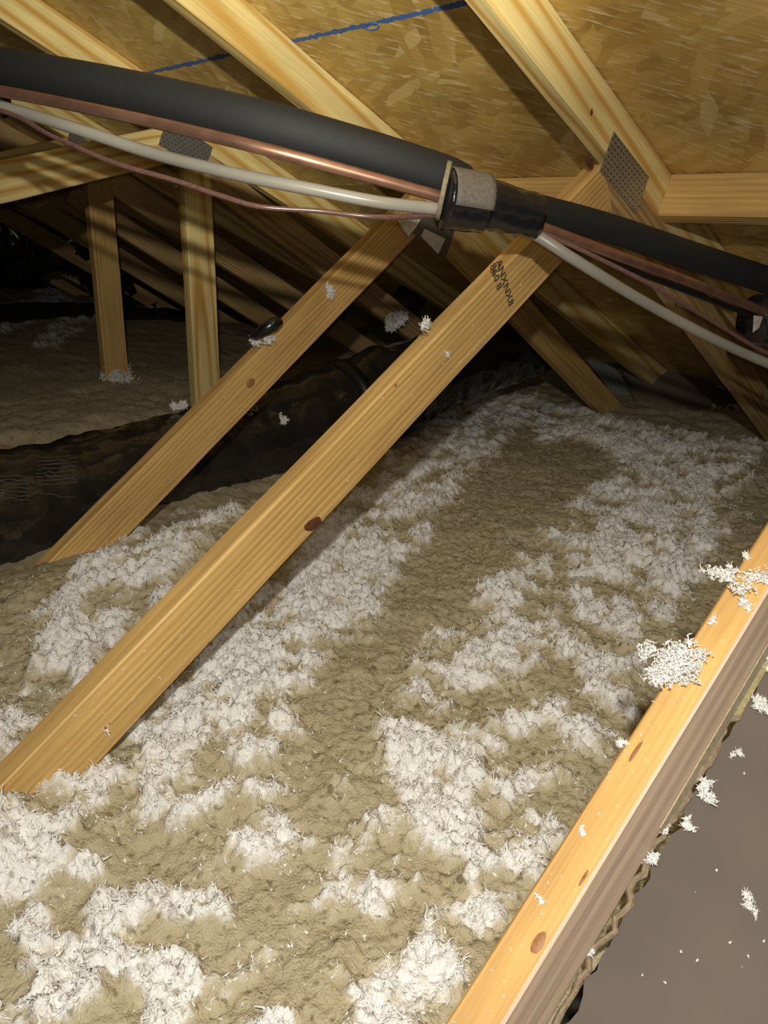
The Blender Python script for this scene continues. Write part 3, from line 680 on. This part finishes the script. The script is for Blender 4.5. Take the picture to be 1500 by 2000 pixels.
keep = ~((xs[i] > -0.262) & (ys[j] < 1.25)) 
i = i[keep]; j = j[keep]
F = np.stack([i * ny + j, (i + 1) * ny + j, (i + 1) * ny + j + 1, i * ny + j + 1], -1)
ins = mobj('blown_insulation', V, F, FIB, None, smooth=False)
tag(ins, 'deep layer of loose blown fibreglass covering the attic floor, light and shade bands painted white and tan', 'insulation', kind='stuff')
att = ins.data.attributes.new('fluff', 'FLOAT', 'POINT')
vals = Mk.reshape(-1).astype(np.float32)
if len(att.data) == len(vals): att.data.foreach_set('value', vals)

# curls of fibre
def curls(P, size, rad, K=5, sides=4, up=None, lift=0.0, seed=1):
    """P (n,3) roots; returns joined mesh of tapered curly strands"""
    r = np.random.default_rng(seed); n = len(P)
    size = np.broadcast_to(size, (n,)); rad = np.broadcast_to(rad, (n,))
    d = r.normal(0, 1, (n, 3)); 
    if up is not None: d = d * 0.8 + np.asarray(up) * 0.7
    d /= np.linalg.norm(d, axis=1)[:, None]
    C = np.zeros((n, K, 3)); C[:, 0] = P
    for k in range(1, K):
        C[:, k] = C[:, k - 1] + d * (size / (K - 1))[:, None]
        d = d + r.normal(0, 0.65, (n, 3)); d /= np.linalg.norm(d, axis=1)[:, None]
    V = np.zeros((n, K, sides, 3)); a1 = r.normal(0, 1, (n, 3)); a1 /= np.linalg.norm(a1, axis=1)[:, None]
    a2 = r.normal(0, 1, (n, 3)); a2 -= a1 * (a1 * a2).sum(1)[:, None]; a2 /= np.linalg.norm(a2, axis=1)[:, None]
    a3 = np.cross(a1, a2)
    for k in range(K):
        rk = rad * (1.0 - 0.75 * k / (K - 1)) * (0.7 + 0.6 * r.random(n))
        t = C[:, min(k + 1, K - 1)] - C[:, max(k - 1, 0)]; t /= np.linalg.norm(t, axis=1)[:, None] + 1e-9
        u = a1 - t * (a1 * t).sum(1)[:, None]; u /= np.linalg.norm(u, axis=1)[:, None] + 1e-6; v = np.cross(t, u)
        for s in range(sides):
            an = 2 * math.pi * s / sides
            V[:, k, s] = C[:, k] + rk[:, None] * (u * math.cos(an) + v * math.sin(an))
    base = (np.arange(n) * K * sides)[:, None, None]
    k = np.arange(K - 1)[None, :, None]; s = np.arange(sides)[None, None, :]; s2 = (s + 1) % sides
    F = np.stack([base + k * sides + s, base + k * sides + s2, base + (k + 1) * sides + s2, base + (k + 1) * sides + s], -1).reshape(-1, 4)
    return V.reshape(-1, 3), F
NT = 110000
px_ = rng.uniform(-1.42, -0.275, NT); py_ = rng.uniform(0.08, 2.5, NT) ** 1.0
mk = lit_fluff_mask(px_, py_)
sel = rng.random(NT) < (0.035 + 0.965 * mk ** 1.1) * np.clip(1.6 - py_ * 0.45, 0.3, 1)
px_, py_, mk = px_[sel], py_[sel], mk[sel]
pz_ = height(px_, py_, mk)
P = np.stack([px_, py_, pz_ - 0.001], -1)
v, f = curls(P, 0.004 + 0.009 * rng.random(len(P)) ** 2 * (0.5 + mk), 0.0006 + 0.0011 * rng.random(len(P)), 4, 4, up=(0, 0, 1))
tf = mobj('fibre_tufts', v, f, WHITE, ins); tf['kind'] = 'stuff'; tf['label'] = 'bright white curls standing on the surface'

_cs = [100]
def clump(center, nrm, rad, n, label, flat=0.5, size=0.014, th=0.0016, name='insulation_clump', elong=None):
    _cs[0] += 1; r = np.random.default_rng(_cs[0])
    nrm = np.array(nrm, float); nrm /= np.linalg.norm(nrm)
    q = r.normal(0, 1, (n, 3)); q /= np.linalg.norm(q, axis=1)[:, None]; q *= (r.random(n) ** 0.45)[:, None] * rad
    # gather in a few lumps so gaps remain
    lumps = r.normal(0, 0.42, (max(3, n // 14), 3)) * rad; q = lumps[r.integers(0, len(lumps), n)] + q * 0.42
    if elong is not None:
        e = np.array(elong, float); e /= np.linalg.norm(e); q += e * (q @ e)[:, None] * 1.2
    h = q @ nrm; q = q - nrm * h[:, None] + nrm * (np.abs(h) * flat)[:, None]
    n2 = n * 5; q = np.repeat(q, 5, 0) + r.normal(0, rad * 0.07, (n2, 3)); size = size * 0.8; th = th * 0.62
    v, f = curls(q, size * (0.25 + 0.75 * r.random(n2) ** 2), th * (0.7 + 0.9 * r.random(n2)), 5, 5, up=nrm * 0.35, seed=_cs[0])
    v = v.copy(); hh = v @ nrm; v -= nrm[None] * np.minimum(hh - 0.0004, 0)[:, None]
    o = mobj(name, v, f, WHITE, None, Matrix.Translation(Vector(center)), smooth=True)
    return tag(o, label, 'insulation')
up4 = tuple(n4)
clump(on4(1322, 1308), up4, 0.027, 300, 'largest fluffy white clump on the amber board at right', flat=0.9, size=0.013, th=0.0013)
clump(on4(1452, 1128), up4, 0.022, 110, 'long white shred on the amber board near the right edge', size=0.014, th=0.0013, elong=(0.9, 0.3, 0.1))
clump(on4(1455, 1185), up4, 0.008, 26, 'narrow white shred below the long shred on the amber board', size=0.01, th=0.001)
clump(on4(1455, 1090), up4, 0.006, 16, 'small white tuft near the top of the amber board', size=0.008, th=0.001)
clump(on4(1390, 1215), up4, 0.006, 18, 'small white tuft above the largest clump on the amber board', size=0.008, th=0.001)
clump(on4(1215, 1452), up4, 0.006, 18, 'small tuft on the left edge of the amber board at the dark stain', size=0.008, th=0.001)
clump(on4(1137, 1625), up4, 0.005, 20, 'round white tuft on the lower middle of the amber board', size=0.006, th=0.001)
clump(on4(1052, 1755), up4, 0.004, 12, 'thin white tuft near the bottom of the amber board', size=0.006, th=0.001)
def onD(px, py): return onP(px, py, D0, n4)
DWc = [((1385, 1540), .015, 60, 'ragged white clump hanging over the drywall edge beside the amber board'), ((1300, 1615), .013, 50, 'white clump on the drywall edge below the ragged one'),
       ((1262, 1690), .012, 50, 'pointed white clump in the middle of the drywall edge'), ((1222, 1722), .012, 45, 'flat white clump left of the pointed clump on the drywall edge'),
       ((1345, 1612), .008, 26, 'thin white shred on the drywall right of the edge clumps'), ((1140, 1860), .012, 40, 'white clump low on the drywall edge'),
       ((1062, 1975), .012, 50, 'white clump at the bottom end of the drywall edge'), ((1488, 1385), .015, 60, 'white clump on the drywall at the right picture edge'),
       ((1437, 1472), .006, 18, 'small white tuft beside the olive paper strip'), ((1498, 1300), .012, 40, 'white clump at the right picture edge above the paper strip'),
       ((1455, 1748), .005, 16, 'white fleck on the plain drywall, upper of a pair'), ((1472, 1772), .006, 18, 'white fleck on the plain drywall, lower of a pair')]
for (p, r_, n_, lb_) in DWc:
    clump(onD(*p) + n4 * (0.004 if r_ > .007 else 0.0), up4, r_, n_, lb_, size=0.010, th=0.0012)
clump(onX(640, 565, X2), (1, 0, 0), 0.022, 60, 'white clump stuck on the shorter diagonal web near its top', size=0.018, th=0.0018)
clump(onX(512, 668, X2), (1, -.3, .5), 0.024, 70, 'white clump at the black scrap on the shorter diagonal web', size=0.018, th=0.002)
clump(onX(833, 640, X3), (1, 0, 0.2), 0.014, 24, 'cream shred on the upper edge of the long diagonal web', size=0.018, th=0.0012)
clump(onX(871, 695, X3), (1, 0, 0), 0.007, 10, 'tiny pale shred on the face of the long web above its middle', size=0.014, th=0.0008)
clump(onX(211, 1425, X3), (1, 0, 0), 0.004, 4, 'thin pale curl on the lower end of the long web', size=0.02, th=0.0012)
clump(on_duct(552, 815, 0.0), -ray(552, 815), 0.02, 40, 'white tuft on the black duct beside its strap', size=0.016, th=0.0018)
clump(on_duct(345, 795, 0.0) , (0.3, -0.3, 1), 0.03, 70, 'white clump beside the duct behind the shorter web', size=0.02, th=0.002)
clump((-2.655, 1.262, 0.075), (0.5, -0.3, 1), 0.055, 260, 'white clump heaped at the foot of the brownish post', size=0.03, th=0.003, flat=1.3)
clump(at(775, 632, 2.75), (0.3, -0.6, 0.8), 0.045, 160, 'grey white tuft on top of the duct end', size=0.03, th=0.003)
# flecks
fl_ = []
for k in range(70):
    a = rng.uniform(0, 1); yy = 0.25 + 0.55 * a
    fl_.append(P4 + wdir * rng.uniform(-0.42, 0.28) + np.array([rng.uniform(-0.017, 0.017), 0, 0]) + n4 * 0.0006)
v, f = curls(np.array(fl_), 0.003, 0.0006, 4, 4, up=n4, seed=5)
tag(mobj('fibre_flecks', v, f, WHITE), 'scattered tiny white flecks on the amber board', 'insulation', kind='stuff')
fl_ = [onD(px, py) + n4 * 0.0005 for px, py in [(1358, 1743), (1330, 1860), (1490, 1840), (1460, 1865), (1455, 1512), (1425, 1842), (1448, 1890), (1300, 1920), (1400, 1700), (1362, 1878), (1255, 1905)]]
v, f = curls(np.array(fl_), 0.003, 0.0012, 4, 4, up=n4, seed=6)
tag(mobj('fibre_flecks', v, f, WHITE), 'scattered tiny white flecks on the drywall sheet', 'insulation', kind='stuff')
fl_ = []
for (x_, sl_, zt_, y0_, y1_, n_) in [(X3, 0.643, -0.7662, 0.25, 1.2, 26), (X2, 0.716, -1.007, 0.6, 1.4, 26)]:
    for k in range(n_):
        yy = rng.uniform(y0_, y1_); fl_.append(CAM + np.array([x_ + 0.0004, yy, zt_ + sl_ * yy - rng.uniform(0.005, 0.09)]))
v, f = curls(np.array(fl_), 0.006, 0.0007, 4, 4, up=(1, 0, 0), seed=8)
tag(mobj('fibre_flecks', v, f, WHITE), 'scattered tiny white flecks on the two diagonal webs', 'insulation', kind='stuff')
